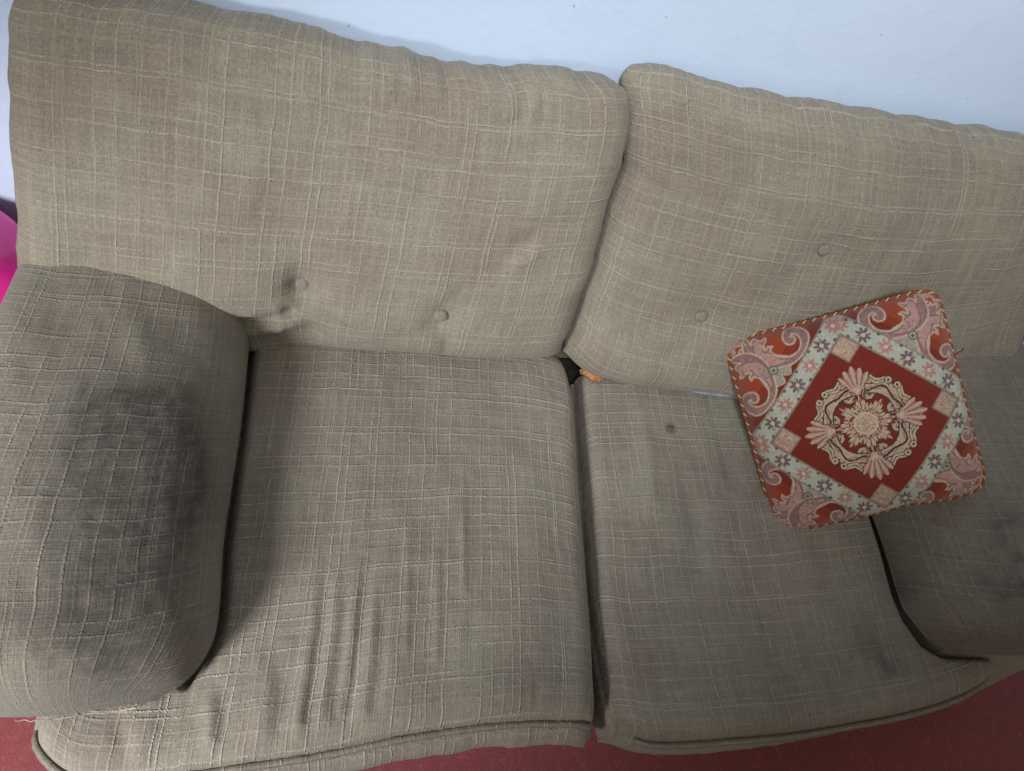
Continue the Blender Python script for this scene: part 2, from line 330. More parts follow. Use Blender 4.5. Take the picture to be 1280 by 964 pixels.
def arm(side, inner_x, outer_x, front_y, dirt_shade, disp, ztop, zrim, ns=200, nt=260):
    sg = -1 if side == 'l' else 1
    rI = .085
    inner = [(inner_x, .70), (inner_x + sg * .002, .45), (inner_x + sg * .012, .25), (inner_x + sg * .010, .13), (inner_x + sg * .018, .075 + front_y), (inner_x + sg * .045, .032 + front_y), (inner_x + sg * .085, front_y + .008)]
    outer = [(outer_x - (.075 * sg if sg < 0 else 0), .72), (outer_x - (.045 * sg if sg < 0 else 0), .45), (outer_x, .2), (outer_x - sg * .01, .11), (outer_x - sg * .03, .05), (outer_x - sg * .08, front_y + .004)]
    front = [inner[-1], ((inner[-1][0] + outer[-1][0]) / 2, front_y - .004), outer[-1]]; back = [inner[0], outer[0]]
    # s: inner -> outer, t: front -> back
    s, t = spacing(ns, .75), spacing(nt, .6)
    t = np.linspace(0, 1, nt) ** 1.25
    G = coons(front, back, inner[::-1], outer[::-1], s, t); X, Y = G[..., 0], G[..., 1]; S, T = np.meshgrid(s, t, indexing='ij')
    Wd = abs(outer_x - inner_x)
    ds = np.minimum(S, 1 - S) * Wd
    h = prof(S / (.37 + .25 * smooth(.35, .95, T)), 2.3) * prof((1 - S) / .30, 3.2) * prof((T * .7 + .0) / .12, 2.4)
    Z = zrim + (ztop - zrim) * h + disp(X, Y, S, T) * np.clip(h * 1.6, 0, 1)
    V = np.stack([X, Y, Z], -1)
    # arc length round the roll gives the cloth its UV
    arc = np.zeros_like(S); arc[1:] = np.cumsum(np.linalg.norm(np.diff(V, axis=0), axis=2), axis=0)
    mid = arc[:, nt // 2][:, None]; va = np.zeros_like(S); va[:, 1:] = np.cumsum(np.linalg.norm(np.diff(V, axis=1), axis=2), axis=1)
    vv = va * .75 + va[ns // 2][None] * .25
    uv = np.stack([mid * np.ones_like(S), vv + .011], -1)
    flip = (sg == 1)
    armo = mesh_obj('armrest', V.reshape(-1, 3), grid_faces(ns, nt, flip=not flip), ARM, None, uv.reshape(-1, 2), {'dirt_shade': dirt_shade(X, Y, S, T).ravel()}); put(armo, sofa)
    # side and front panels under the pad, drawn in a little
    loop = np.vstack([V[0, ::-1], V[1:, 0], V[-1, 1:]])
    if sg == -1: loop = loop[::-1]
    fl = smooth(.11, .02, loop[:, 1]) * smooth(.62, .70, np.abs(loop[:, 0])); z1 = np.zeros(len(loop))
    if sg < 0: rows = [(z1, 0), (z1 - .003, -.004), (z1 - .014, -.008), (z1 - .032, -.03), (z1 - .06, -.2), (z1 - .09, -(zrim - .05))]
    else: rows = [(z1, 0), (z1 - .003, -.004), (z1 - .014 + .004 * fl, -.008), (z1 - .030 + .026 * fl, -.03), (z1 - .035 + .049 * fl, -.2), (z1 - .035 + .078 * fl, -(zrim - .03))]
    V2, F2, uv2 = skirt(loop, rows)
    pan = mesh_obj('arm_panel', V2, F2, GREY, armo, uv2, {'dirt_shade': np.zeros(len(V2))}); pan.parent = armo
    return armo, V

def dirt_la(X, Y, S, T):
    d = 0
    for c, rx, ry, a in LA_D: d = d + a * spot(X, Y, c, rx, ry)
    d = 1.85 * d * (1 + .24 * fbm(X * 14 + 2, Y * 11, 3)) + .05 + .05 * fbm(X * 9 + 3, Y * 9)
    return np.clip(d, 0, .80)
LA_C = [(-0.73,0.333),(-0.717,0.22),(-0.732,0.092),(-0.697,0.392),(-0.792,0.351),(-0.65,0.31),(-0.715,0.037),(-0.665,0.226)]
LA_D = [(LA_C[0], .070, .085, .58), (LA_C[1], .075, .09, .38), (LA_C[2], .085, .08, .28), (LA_C[3], .06, .05, .30), (LA_C[4], .05, .06, .18), (LA_C[5], .035, .06, .30), (LA_C[6], .09, .05, .2), (LA_C[7], .05, .09, .15)]
def disp_la(X, Y, S, T): return .006 * fbm(X * 7 + 1, Y * 5, 2) + .0018 * fbm(X * 30, Y * 18, 2)
la, LAV = arm('l', -.592, -1.02, .004, dirt_la, disp_la, .612, .462)
def dirt_shade_ra(X, Y, S, T):
    d = 0
    for c, r, a in RA_D: d = d + a * spot(X, Y, c, r)
    return np.clip(d * (1 + .5 * fbm(X * 30, Y * 30)) + .30 + .08 * fbm(X * 11, Y * 11), 0, .85)  # even base term paints cast shade into the pad colour; spots are dirt
RA_C = [(0.771,0.228),(0.733,0.205),(0.592,0.14),(0.697,0.11),(0.733,0.095),(0.632,0.176),(0.756,0.159)]
RA_D = [(RA_C[0], .030, .32), (RA_C[1], .025, .25), (RA_C[2], .02, .25), (RA_C[3], .05, .25), (RA_C[4], .04, .3), (RA_C[5], .05, .12), (RA_C[6], .012, .4)]
ra, RAV = arm('r', .592, 1.07, .020, dirt_shade_ra, lambda X, Y, S, T: .006 * fbm(X * 6, Y * 5 + 7, 2), .572, .430)
la['label'] = 'left armrest with a dark greasy stain on its top'; ra['label'] = 'right armrest with small dark spots'

# frayed worn edge along the front of the left armrest
fr = LAV[6:120:1, 0] + np.array([0, -.0045, -.003]); jt = rng.normal(0, .0016, fr.shape)
for _ in range(3): jt[1:-1] = (jt[:-2] + jt[1:-1] + jt[2:]) / 3
fr = fr + jt
rad = .0008 + .0014 * np.exp(-((np.linspace(0, 1, len(fr)) - .25) / .10) ** 2)
V, F, uv = tube(fr, rad, 7); put(mesh_obj('frayed_edge', V, F, FRAY), la)

# ------------------------------------------------------------------ back cushions
def disp_lb(X, B, S, T):
    d = wrinkle(X, B, 5, 4, .006) + wrinkle(X, B, 16, 9, .0018)
    for c, r, a in ((LB_B[0], .040, -.036), (LB_B[1], .034, -.020)): d = d + a * spot(X, B, c, r, r, 1.3)
    for pts, w, a in LB_F: d = d + fold(X, B, pts, w, a)
    d = d - .032 * spot(X, B, LB_R[0], .17, .06) - .02 * spot(X, B, LB_R[1], .06, .06)
    d = d + .012 * spot(X, B, LB_R[2], .10, .06)
    return d
LB_B = [(-0.506,0.138),(-0.266,0.102)]
LB_R = [(-0.583,0.006),(-0.494,0.045),(-0.403,0.052)]
LB_F = [
 ([(-0.688,0.051),(-0.623,0.051),(-0.549,0.066),(-0.513,0.089)], .016, -.018), ([(-0.624,-0.011),(-0.555,0.008),(-0.494,0.032),(-0.47,0.047)], .020, -.012), ([(-0.637,0.022),(-0.569,0.032),(-0.515,0.052)], .018, .008),
 ([(-0.506,0.124),(-0.496,0.069),(-0.483,0.021)], .014, -.006), ([(-0.55,0.121),(-0.54,0.066),(-0.542,0.025)], .008, .006), ([(-0.524,0.154),(-0.511,0.121)], .012, -.006), ([(-0.516,0.199),(-0.509,0.132)], .02, -.006),
 ([(-0.496,0.113),(-0.461,0.084),(-0.418,0.064)], .012, -.007), ([(-0.477,0.128),(-0.42,0.097),(-0.333,0.07)], .02, .004),
 ([(-0.267,0.075),(-0.281,0.008)], .02, .004), ([(-0.256,0.07),(-0.248,0.007)], .008, -.004), ([(-0.305,0.085),(-0.267,0.077)], .010, -.004), ([(-0.238,0.285),(-0.176,0.246),(-0.139,0.281)], .02, -.005), ([(-0.216,0.182),(-0.153,0.241),(-0.106,0.296)], .018, -.005), ([(-0.175,0.2),(-0.119,0.252)], .014, .004),
 ([(-0.39,0.52),(-0.388,0.463)], .010, 0.0033), ([(-0.377,0.525),(-0.374,0.47)], .010, -0.0044), ([(-0.362,0.525),(-0.357,0.466)], .009, 0.0033), ([(-0.326,0.527),(-0.314,0.475)], .010, 0.0033), ([(-0.314,0.527),(-0.304,0.483)], .009, -0.0033),
 ([(-0.252,0.525),(-0.247,0.472)], .009, 0.0022), ([(-0.214,0.525),(-0.204,0.458)], .010, 0.0039), ([(-0.202,0.526),(-0.187,0.454)], .009, -0.0039), ([(-0.173,0.527),(-0.166,0.47)], .010, 0.0039), ([(-0.163,0.529),(-0.156,0.473)], .009, -0.0039), ([(-0.185,0.524),(-0.181,0.48)], .009, -0.0028),
 ([(-0.571,0.551),(-0.579,0.496)], .012, .004), ([(-0.635,0.548),(-0.645,0.498)], .012, -.004), ([(-0.902,0.121),(-0.791,0.174),(-0.695,0.168)], .03, -.006), ([(-0.832,0.326),(-0.698,0.329),(-0.57,0.292)], .05, .006), ([(-0.533,0.268),(-0.375,0.228),(-0.254,0.146)], .05, .005)]
lbc = empty('back_cushion', (-.46, .70, .45), 'wide tan plaid back cushion with two buttons behind the greasy left armrest', 'cushion', 'sofa back cushions')
LBF, LBX, LBB = back_cushion(lbc,
  ([(-.925, -.02), (-.75, -.03), (-.583, -.025), (-.471, -.008), (-.341, -.002), (-.172, -.004), (-.018, .004)],
   [(-.865, .542), (-.671, .546), (-.58, .540), (-.493, .530), (-.40, .526), (-.33, .519), (-.267, .518), (-.21, .519), (-.15, .525), (-.077, .535), (-.038, .528)],
   [(-.925, -.02), (-.945, .04), (-.942, .12), (-.922, .30), (-.908, .43), (-.892, .515), (-.865, .542)],
   [(-.018, .004), (-.006, .10), (.001, .217), (.006, .36), (.006, .43), (-.008, .50), (-.038, .528)]),
  disp_lb, lambda X, B: np.clip(.02 + .05 * fbm(X * 5, B * 5) + .14 * spot(X, B, (-.50, .02), .2, .07), 0, 1), .90, .54, LB_B)  # last term darkens the tuck below the left button
def disp_rb(X, B, S, T):
    d = wrinkle(X + 4, B, 5, 4, .006) + wrinkle(X + 4, B, 16, 9, .0015)
    for c, r, a in ((RB_B[0], .045, -.020), (RB_B[1], .045, -.017)): d = d + a * spot(X, B, c, r, r, 1.3)
    for pts, w, a in RB_F: d = d + fold(X, B, pts, w, a)
    d = d + .028 * np.exp(-(B / .13) ** 2) * smooth(0, .15, X)
    return d
RB_B = [(0.224,0.14),(0.411,0.3)]
RB_F = [([(0.264,0.109),(0.297,0.139),(0.333,0.204),(0.416,0.257)], .03, -.004), ([(0.017,0.392),(0.049,0.381),(0.133,0.353)], .012, -.005), ([(0.041,0.553),(0.075,0.513)], .012, .005), ([(0.087,0.54),(0.13,0.501)], .012, -.004), ([(0.182,0.54),(0.222,0.492)], .012, -.004),
 ([(0.233,0.097),(0.176,0.056),(0.112,0.043)], .02, -.004), ([(0.47,0.133),(0.598,0.18),(0.736,0.21)], .05, -.006), ([(0.203,0.376),(0.364,0.378),(0.542,0.365)], .06, .006), ([(0.795,0.177),(0.808,0.289),(0.802,0.393)], .04, .005)]
rbc = empty('back_cushion', (.48, .70, .42), 'tan plaid back cushion with two buttons behind the red patterned pillow', 'cushion', 'sofa back cushions')
RBF, RBX, RBB = back_cushion(rbc,
  ([(-.010, .010), (.045, -.026), (.11, -.040), (.172, -.049), (.27, -.058), (.38, -.067), (.60, -.060), (.80, -.01), (.911, .032), (1.005, .062)],
   [(-.018, .545), (.033, .555), (.09, .551), (.174, .541), (.295, .538), (.42, .536), (.60, .535), (.764, .536), (.90, .535)],
   [(-.010, .010), (.000, .10), (.006, .217), (.014, .36), (.014, .40), (-.006, .47), (-.024, .52), (-.018, .545)],
   [(1.005, .062), (1.010, .12), (.990, .20), (.970, .35), (.945, .48), (.90, .535)]),
  disp_rb, lambda X, B: np.clip(.02 + .05 * fbm(X * 5, B * 5), 0, 1), .97, .56, RB_B, uv0=(.043, .031))

# ------------------------------------------------------------------ seat cushions
def seat(root, sides, z0, crown, disp, dirt_shade, band_out, band_drop, uv0, pipe_range, ns=260, nt=230, W=.85, D=.68, rs=(.05, .05)):
    """s: left -> right, t: front -> back"""
    s, t = spacing(ns, .6), spacing(nt, .6); G = coons(*sides, s, t); X, Y = G[..., 0], G[..., 1]; S, T = np.meshgrid(s, t, indexing='ij')
    e = prof(S * W / rs[0], 2.1) * prof((1 - S) * W / rs[1], 2.1) * prof((1 - T) * D / .05, 2.1)
    f = prof(T * D / .045, 2.1)
    Z = z0 + .045 * (e - 1) + .026 * (f - 1) + crown * np.sin(np.pi * S) ** .6 * np.sin(np.pi * np.clip(T * .85 + .12, 0, 1)) ** .7 + np.clip(e * 1.2 - .2, 0, 1) * disp(X, Y, S, T)
    V = np.stack([X, Y, Z], -1)
    uv = np.stack([X * .3 + (S * W + sides[0][0][0]) * .7 + uv0[0], T * D + uv0[1]], -1).reshape(-1, 2)
    cov = mesh_obj('cover', V.reshape(-1, 3), grid_faces(ns, nt), GREY, None, uv, {'dirt_shade': dirt_shade(X, Y).ravel()}); put(cov, root)
    # border that runs round the cushion below the seam, fuller at the front
    loop = np.vstack([V[0, ::-1], V[1:, 0], V[-1, 1:]])
    k0 = nt - 1; out = np.zeros(len(loop)); out[k0:k0 + ns] = band_out(loop[k0:k0 + ns, 0])
    for _ in range(12): out[1:-1] = (out[:-2] + 2 * out[1:-1] + out[2:]) / 4
    wav = .003 * fbm(loop[:, 0] * 20, loop[:, 1] * 20)
    rows = [(np.zeros(len(loop)) - .001, -.002), (out * 0 - .009, -.007), (out * .35 + .002 + wav, -.011), (out * .8 + .004 + wav, -.02), (out + .004 + wav, -.02 - band_drop * .35), (out * .9 + wav, -.02 - band_drop * .8), (out * .5, -.03 - band_drop), (out * .2 - .01, -.045 - band_drop)]
    V2, F2, uv2 = skirt(loop, rows); bo = mesh_obj('border', V2, F2, GREY, None, uv2, {'dirt_shade': np.full(len(V2), .10)}); put(bo, root)
    a, b = pipe_range; lo = loop[a:b if b else None].copy()
    T2 = np.gradient(lo[:, :2], axis=0); T2 /= np.linalg.norm(T2, axis=1)[:, None] + 1e-9
    lo[:, 0] += T2[:, 1] * .0065; lo[:, 1] -= T2[:, 0] * .0065; lo[:, 2] -= .012
    for _ in range(6): lo[1:-1] = (lo[:-2] + 2 * lo[1:-1] + lo[2:]) / 4
    lo = lo[::2] + rng.normal(0, .0003, lo[::2].shape)
    V3, F3, uv3 = tube(lo, .0058, 9); pi = mesh_obj('piping', V3, F3, GREY, None, uv3 + [[.03, .03]], {'dirt_shade': np.full(len(V3), .05)}); put(pi, root)
    return V, loop

LS_F = [([(-0.72,0.009),(-0.713,-0.027),(-0.703,-0.066)], 0.0127, -0.0054), ([(-0.7,0.002),(-0.69,-0.064)], 0.0177, 0.0034), ([(-0.602,0.034),(-0.602,-0.003),(-0.6,-0.047)], 0.0113, 0.0067), ([(-0.586,0.039),(-0.584,-0.004),(-0.581,-0.046)], 0.0113, -0.0034),
 ([(-0.525,0.079),(-0.526,0.014),(-0.528,-0.044)], 0.0164, 0.0043), ([(-0.505,0.092),(-0.508,0.024),(-0.511,-0.045)], 0.0127, -0.0023), ([(-0.461,0.164),(-0.472,0.056),(-0.484,-0.037)], 0.0113, 0.0058), ([(-0.448,0.228),(-0.453,0.126),(-0.471,-0.032)], 0.0101, -0.0044), ([(-0.435,0.228),(-0.437,0.114),(-0.452,-0.023)], 0.0101, 0.0043), ([(-0.416,0.163),(-0.422,0.054),(-0.43,-0.029)], 0.0088, -0.0034),
 ([(-0.4,0.227),(-0.412,0.089),(-0.425,-0.024)], 0.0101, 0.0048), ([(-0.385,0.227),(-0.397,0.088),(-0.414,-0.03)], 0.0088, -0.0040), ([(-0.371,0.213),(-0.381,0.088),(-0.395,-0.026)], 0.0101, 0.0038), ([(-0.356,0.168),(-0.365,0.063),(-0.376,-0.023)], 0.0076, -0.0027), ([(-0.32,0.31),(-0.323,0.186),(-0.328,0.062)], 0.0063, 0.0026), ([(-0.269,0.296),(-0.276,0.159),(-0.282,0.048)], 0.0063, 0.0026), ([(-0.224,0.34),(-0.232,0.158)], 0.0063, 0.0026), ([(-0.208,0.211),(-0.222,0.107),(-0.232,0.034)], 0.0101, -0.0018),
 ([(-0.584,0.469),(-0.578,0.323),(-0.58,0.179)], 0.0253, -0.0027), ([(-0.298,0.512),(-0.274,0.354),(-0.293,0.212)], 0.1012, -0.0027), ([(-0.125,0.419),(-0.116,0.21),(-0.146,0.054)], 0.0633, 0.0032), ([(-0.203,-0.02),(-0.188,0.008)], 0.0076, -0.0022), ([(-0.13,-0.024),(-0.121,0.01)], 0.0076, -0.0022)]
def disp_ls(X, Y, S, T):
    d = wrinkle(X, Y, 6, 4, .005) + wrinkle(X, Y, 40, 7, .0012) * smooth(-.2, -.5, X) + wrinkle(X, Y, 50, 50, .0006)
    for pts, w, a in LS_F: d = d + fold(X, Y, pts, w, a)
    return d + crevice(X, Y, -1)
ARM_IN = {-1: [(-.590, .66), (-.594, .45), (-.604, .25), (-.602, .13), (-.612, .08), (-.64, .040)], 1: [(.592, .66), (.594, .45), (.604, .25), (.602, .13), (.612, .095), (.637, .052), (.677, .028), (.82, .020)]}
def crevice(X, Y, sg):
    """the seat is pressed down where the arm pad sits on it"""
    d = dist_line(X, Y, ARM_IN[sg])[0]; ins = inpoly(X, Y, ARM_IN[sg] + [(sg * 1.1, ARM_IN[sg][-1][1]), (sg * 1.1, .66)])
    return np.where(ins, -.045, -(.030 if sg < 0 else .020) * np.exp(-(d / (.009 if sg < 0 else .006)) ** 2))
LS_ST = [(-0.53,-0.018),(-0.43,-0.002),(-0.215,-0.002),(-0.084,0.015),(-0.565,0.549)]
def dirt_ls(X, Y):
    return np.clip(.05 + .06 * fbm(X * 7, Y * 7) + .12 * spot(X, Y, LS_ST[2], .13, .05) + .12 * spot(X, Y, LS_ST[3], .08, .06) + .10 * spot(X, Y, LS_ST[4], .05, .1), 0, 1)
lsc = empty('seat_cushion', (-.42, .30, .32), 'worn grey brown plaid seat cushion beside the left armrest, wrinkled in front', 'cushion', 'sofa seat cushions')
LSV, LSL = seat(lsc,
  ([(-.832, -.005), (-.815, -.035), (-.775, -.066), (-.72, -.075), (-.66, -.075), (-.559, -.069), (-.451, -.061), (-.336, -.047), (-.25, -.040), (-.164, -.037), (-.08, -.040), (-.02, -.045)],
   [(-.74, .66), (-.5, .672), (-.17, .672), (-.03, .655), (.006, .625)],
   [(-.832, -.005), (-.80, .20), (-.74, .66)],
   [(-.02, -.045), (-.016, .02), (-.011, .076), (.000, .25), (.006, .362), (.017, .53), (.006, .625)]),
  .438, .022, disp_ls, dirt_ls, lambda x: .004 + .026 * smooth(-.62, -.35, x), .07, (0, 0), (229 - 14, 229 + 258))

RS_F = [([(0.201,0.437),(0.213,0.304),(0.199,0.183)], .02, -.006), ([(0.142,0.56),(0.145,0.435),(0.132,0.304)], .02, .006), ([(0.317,0.549),(0.313,0.37),(0.295,0.211)], .02, -.005), ([(0.308,0.154),(0.307,0.115),(0.308,0.073)], .003, -.0025), ([(0.424,0.338),(0.419,0.178),(0.392,0.063)], .04, .006), ([(0.014,0.077),(0.026,-0.024)], .012, -.005), ([(0.194,0.304),(0.319,0.272),(0.494,0.224)], .03, -.004)]
def disp_rs(X, Y, S, T):
    d = wrinkle(X + 2, Y, 6, 5, .006) + wrinkle(X, Y, 26, 8, .0015)
    for pts, w, a in RS_F: d = d + fold(X, Y, pts, w, a)
    return d - .018 * smooth(.05, .5, X) * smooth(.5, .0, Y) + crevice(X, Y, 1)
RS_D = [(c, r, a) for c, r, a in zip([(0.2,0.47),(0.503,0.067),(0.534,0.025),(0.521,0.049),(0.444,0.018),(0.544,0.006),(0.418,-0.034),(0.326,-0.029),(0.091,0.046),(0.493,-0.028),(0.6,0.053),(0.356,0.367)], (.0090, .026, .030, .06, .016, .016, .016, .05, .05, .015, .016, .1), (1.7, .18, .22, .12, .14, .22, .14, .09, .12, .18, .12, .08))]
def dirt_tone_rs(X, Y):
    d = .16 + .08 * fbm(X * 8 + 5, Y * 8)  # even darker base over the whole cushion, spots follow
    for c, r, a in RS_D: d = d + a * spot(X, Y, c, r) * (1 + .4 * fbm(X * 60, Y * 60, 2))
    sl, u = dist_line(X, Y, SLIT); d = d + .4 * np.exp(-(sl / .0018) ** 2) * np.sin(np.pi * u)
    return np.clip(d, 0, .9)
SLIT = [(0.301,0.151),(0.301,0.113),(0.302,0.071)]
rsc = empty('seat_cushion', (.42, .30, .30), 'worn spotted plaid seat cushion with a small slit, partly under the red pillow', 'cushion', 'sofa seat cushions')
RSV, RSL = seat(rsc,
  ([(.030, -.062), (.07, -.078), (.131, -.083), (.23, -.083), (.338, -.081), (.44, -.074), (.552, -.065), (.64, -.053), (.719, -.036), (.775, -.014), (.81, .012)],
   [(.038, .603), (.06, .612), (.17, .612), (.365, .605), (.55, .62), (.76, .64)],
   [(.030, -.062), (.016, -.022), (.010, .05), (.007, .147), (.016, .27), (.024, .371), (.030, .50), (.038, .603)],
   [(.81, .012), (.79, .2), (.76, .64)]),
  .424, .020, disp_rs, dirt_tone_rs, lambda x: .004 + .010 * smooth(.6, .2, x) * smooth(.0, .1, x), .07, (.051, .017), (229 + 14, 229 + 259), rs=(.035, .05))
# orange foam peeping out of the torn back corner of the right seat cushion
fc = np.array([(0.065,0.605,0.425)][0]) + np.array([-.006, -.012, .010]); V = []; F = []; k, m = 18, 10
for i in range(m):
    for j in range(k):
        a = 2 * math.pi * j / k; ph = math.pi * i / (m - 1); q = 1 + .22 * math.sin(5 * a + 2 * i) * math.sin(ph) + .15 * math.sin(3 * ph * 2 + a)
        V.append((fc[0] + .004 + .026 * q * math.sin(ph) * math.cos(a), fc[1] + .004 + .022 * q * math.sin(ph) * math.sin(a), fc[2] + .002 + .015 * q * math.cos(ph)))
for i in range(m - 1):
    for j in range(k): F.append((i * k + j, (i + 1) * k + j, (i + 1) * k + (j + 1) % k, i * k + (j + 1) % k))
put(mesh_obj('exposed_foam', V, F, FOAM), rsc)

# ------------------------------------------------------------------ throw pillow with woven tapestry front
def srgb(r, g, b): return np.array([((v / 255) / 12.92 if v < 10.3 else ((v / 255 + .055) / 1.055) ** 2.4) for v in (r, g, b)])
def closed(pts, n=140):
    P = list(pts); return curve(P + [P[0]])(np.linspace(0, 1, n))
def near(X, Y, pts, w):
    """cells within w of a polyline (already dense)"""
    P = np.array(pts); out = np.zeros(X.shape, bool)
    bb = (X > P[:, 0].min() - w) & (X < P[:, 0].max() + w) & (Y > P[:, 1].min() - w) & (Y < P[:, 1].max() + w); xs, ys = X[bb], Y[bb]; d = np.full(xs.shape, 9.)
    for p in P: d = np.minimum(d, (xs - p[0]) ** 2 + (ys - p[1]) ** 2)
    out[bb] = d < w * w; return out
def tapestry(PX, PY):
    C = np.zeros(PX.shape + (3,)); nz = fbm(PX * 60, PY * 60, 2); nz2 = vnoise(PX * 110, PY * 110)
    def paint(m, c, var=0.0):
        C[m] = np.clip(c * (1 + var * nz[m][:, None]), 0, 1)
    RED, DRED = srgb(164, 66, 36), srgb(126, 42, 30); WHITE, CREAM = srgb(190, 190, 176), srgb(205, 182, 158)
    PINK, MAUVE, GREEN, GREY_ = srgb(186, 146, 136), srgb(156, 118, 114), srgb(164, 158, 140), srgb(120, 102, 102); DGRN = srgb(98, 98, 88); DARKL = srgb(70, 38, 32); BEIGE = srgb(190, 168, 146)
    C[:] = RED
    gx, gy = PX - .035, PY + .055; L1 = np.abs(gx) + np.abs(gy)
    paint(L1 < 1.36, DRED * .55 + RED * .45); paint(L1 < 1.24, DRED)
    # corner scrolls traced once, mirrored over the corner's diagonal and turned to all four corners
    SC = [[(-0.809,0.983),(-0.839,0.929),(-0.848,0.853),(-0.823,0.768),(-0.752,0.694),(-0.655,0.651),(-0.552,0.637),(-0.444,0.644),(-0.356,0.688),(-0.29,0.752),(-0.244,0.823),(-0.231,0.891),(-0.269,0.944),(-0.327,0.971),(-0.403,0.972),(-0.453,0.928),(-0.462,0.868),(-0.434,0.827),(-0.38,0.827),(-0.355,0.859),(-0.366,0.897),(-0.392,0.891),(-0.376,0.917),(-0.333,0.899),(-0.314,0.842),(-0.328,0.788),(-0.372,0.741),(-0.45,0.715),(-0.529,0.73),(-0.584,0.768),(-0.603,0.821),(-0.574,0.843),(-0.611,0.853),(-0.65,0.824),(-0.648,0.879),(-0.613,0.924),(-0.625,0.94),(-0.669,0.92),(-0.71,0.955),(-0.742,0.945),(-0.76,0.901),(-0.778,0.962)]]
    LEAF = [(-0.741,0.929),(-0.695,0.943),(-0.669,0.904),(-0.628,0.925),(-0.635,0.875),(-0.673,0.82),(-0.608,0.816),(-0.581,0.757),(-0.522,0.709),(-0.432,0.692),(-0.534,0.661),(-0.639,0.668),(-0.73,0.731),(-0.752,0.828)]
    SHELL = [(-0.813,0.713),(-0.74,0.694),(-0.644,0.649),(-0.546,0.616),(-0.57,0.573),(-0.561,0.495),(-0.628,0.474),(-0.683,0.444),(-0.718,0.471),(-0.747,0.547),(-0.78,0.627)]
    EYE = [(-0.772,0.683),(-0.701,0.658),(-0.643,0.605),(-0.681,0.549),(-0.733,0.576),(-0.766,0.636)]
    TIP = [(-1.003,0.841),(-0.956,0.92),(-0.917,0.943),(-0.911,0.909),(-0.936,0.876),(-0.907,0.849),(-0.946,0.826),(-0.977,0.847)]
    def mir(p): q = np.array(p); return np.c_[-q[:, 1], -q[:, 0]]
    for k in range(4):
        c, s_ = [(1, 0), (0, 1), (-1, 0), (0, -1)][k]; X = c * PX + s_ * PY; Y = -s_ * PX + c * PY
        for pl, cc in ((SHELL, GREEN), (TIP, PINK)):
            l1, l2 = closed(pl), closed(mir(pl)); m1, m2 = inpoly(X, Y, l1), inpoly(X, Y, l2); un = m1 | m2
            if cc is GREEN: paint((near(X, Y, l1, .012) | near(X, Y, l2, .012)) & ~un, CREAM * .85, .1)
            paint(un, cc, .2)
        for mm in (0, 1):
            T = (lambda p: closed(mir(p))) if mm else (lambda p: closed(p))
            sc = T(SC[0]); paint(inpoly(X, Y, sc), MAUVE, .22); lf = T(LEAF); paint(inpoly(X, Y, lf), PINK, .18)
            paint(near(X, Y, lf, .008), MAUVE * .8, .2); paint(near(X, Y, sc, .0105), CREAM * .93, .12)
            for v in range(3):
                ve = np.array([LEAF[1 + 2 * v], ((np.array(LEAF[1 + 2 * v]) + LEAF[9]) / 2), LEAF[9]]); ve = mir(ve) if mm else ve
                paint(near(X, Y, curve(ve)(np.linspace(0, 1, 60)), .006) & inpoly(X, Y, lf), MAUVE * .8, .2)
            for d in [(-0.879,0.926),(-0.887,0.87),(-0.928,0.811),(-0.988,0.805),(-0.855,0.881)]:
                q = mir([d])[0] if mm else np.array(d); paint(np.hypot(X - q[0], Y - q[1]) < .011, CREAM)
        ctr = np.mean(np.array(SHELL), axis=0); ctr = (ctr + np.array([-ctr[1], -ctr[0]])) / 2; rr = np.hypot(X - ctr[0], Y - ctr[1])
        paint((rr < .045) & (rr > .030), DGRN * 1.4); paint(rr < .016, DGRN); m = inpoly(X, Y, closed(EYE)); paint(m & (nz2 > .25), DGRN * 1.4)
    # white flowered lozenge band
    D1, D2 = .86, 1.10
    band = (L1 < D2) & (L1 > D1); paint(band, WHITE, .10)
    paint((np.abs(L1 - D2) < .012) | (np.abs(L1 - D1) < .012), srgb(150, 140, 122), .15)
    u = (gx + gy) / math.sqrt(2); v = (gx - gy) / math.sqrt(2); mid = (D1 + D2) / 2 / math.sqrt(2)
    for (A, Bc) in ((u, v), (v, u), (-u, v), (-v, u)):
        for k in range(-3, 4):
            fx, fy = A - mid, Bc - k * .215; rr = np.hypot(fx, fy); th = np.arctan2(fy, fx)
            pet = rr < .036 + .040 * np.abs(np.cos(4 * th)); dark = (k % 2 == 0)
            paint(pet & (A > 0), (GREY_ if dark else srgb(184, 140, 128)), .15); paint((rr < .02), srgb(225, 195, 180)); paint((rr > .02) & (rr < .028), (GREY_ * .75 if dark else MAUVE))
            for (ox, oy) in ((.075, .107), (-.075, .107), (.07, .06), (-.07, .155)):
                paint((np.hypot(fx - ox, fy - oy) < (.017 if abs(oy - .107) < .01 else .010)) & band, DGRN if abs(oy - .107) < .01 else GREEN, .1)
            vine = np.abs(fx - .05 * np.sin(Bc * 29)) < .006; paint(vine & band & ~pet, srgb(190, 184, 165))
    # dark red lozenge, beige corner patches
    paint(L1 < D1 - .012, DRED, .10)
    for k in range(4):
        c, s_ = [(1, 0), (0, 1), (-1, 0), (0, -1)][k]; X = c * gx + s_ * gy; Y = -s_ * gx + c * gy
        q = np.abs(X) + np.abs(Y - .715); paint(q < .132, BEIGE, .22); paint((np.abs(q - .128) < .010), srgb(150, 120, 105)); paint((q < .11) & (nz2 > .45), srgb(170, 105, 95))
        # palmette
        th = np.arctan2(X, Y - .27); r = np.hypot(X, Y - .27)
        fan = (r < (.275 - .075 * np.abs(th)) * (.78 + .22 * np.abs(np.cos(np.pi * th / .3)))) & (np.abs(th) < 1.4); paint(fan, PINK, .12); paint(fan & (np.abs(np.cos(np.pi * th / .3)) > .93), CREAM, .1)
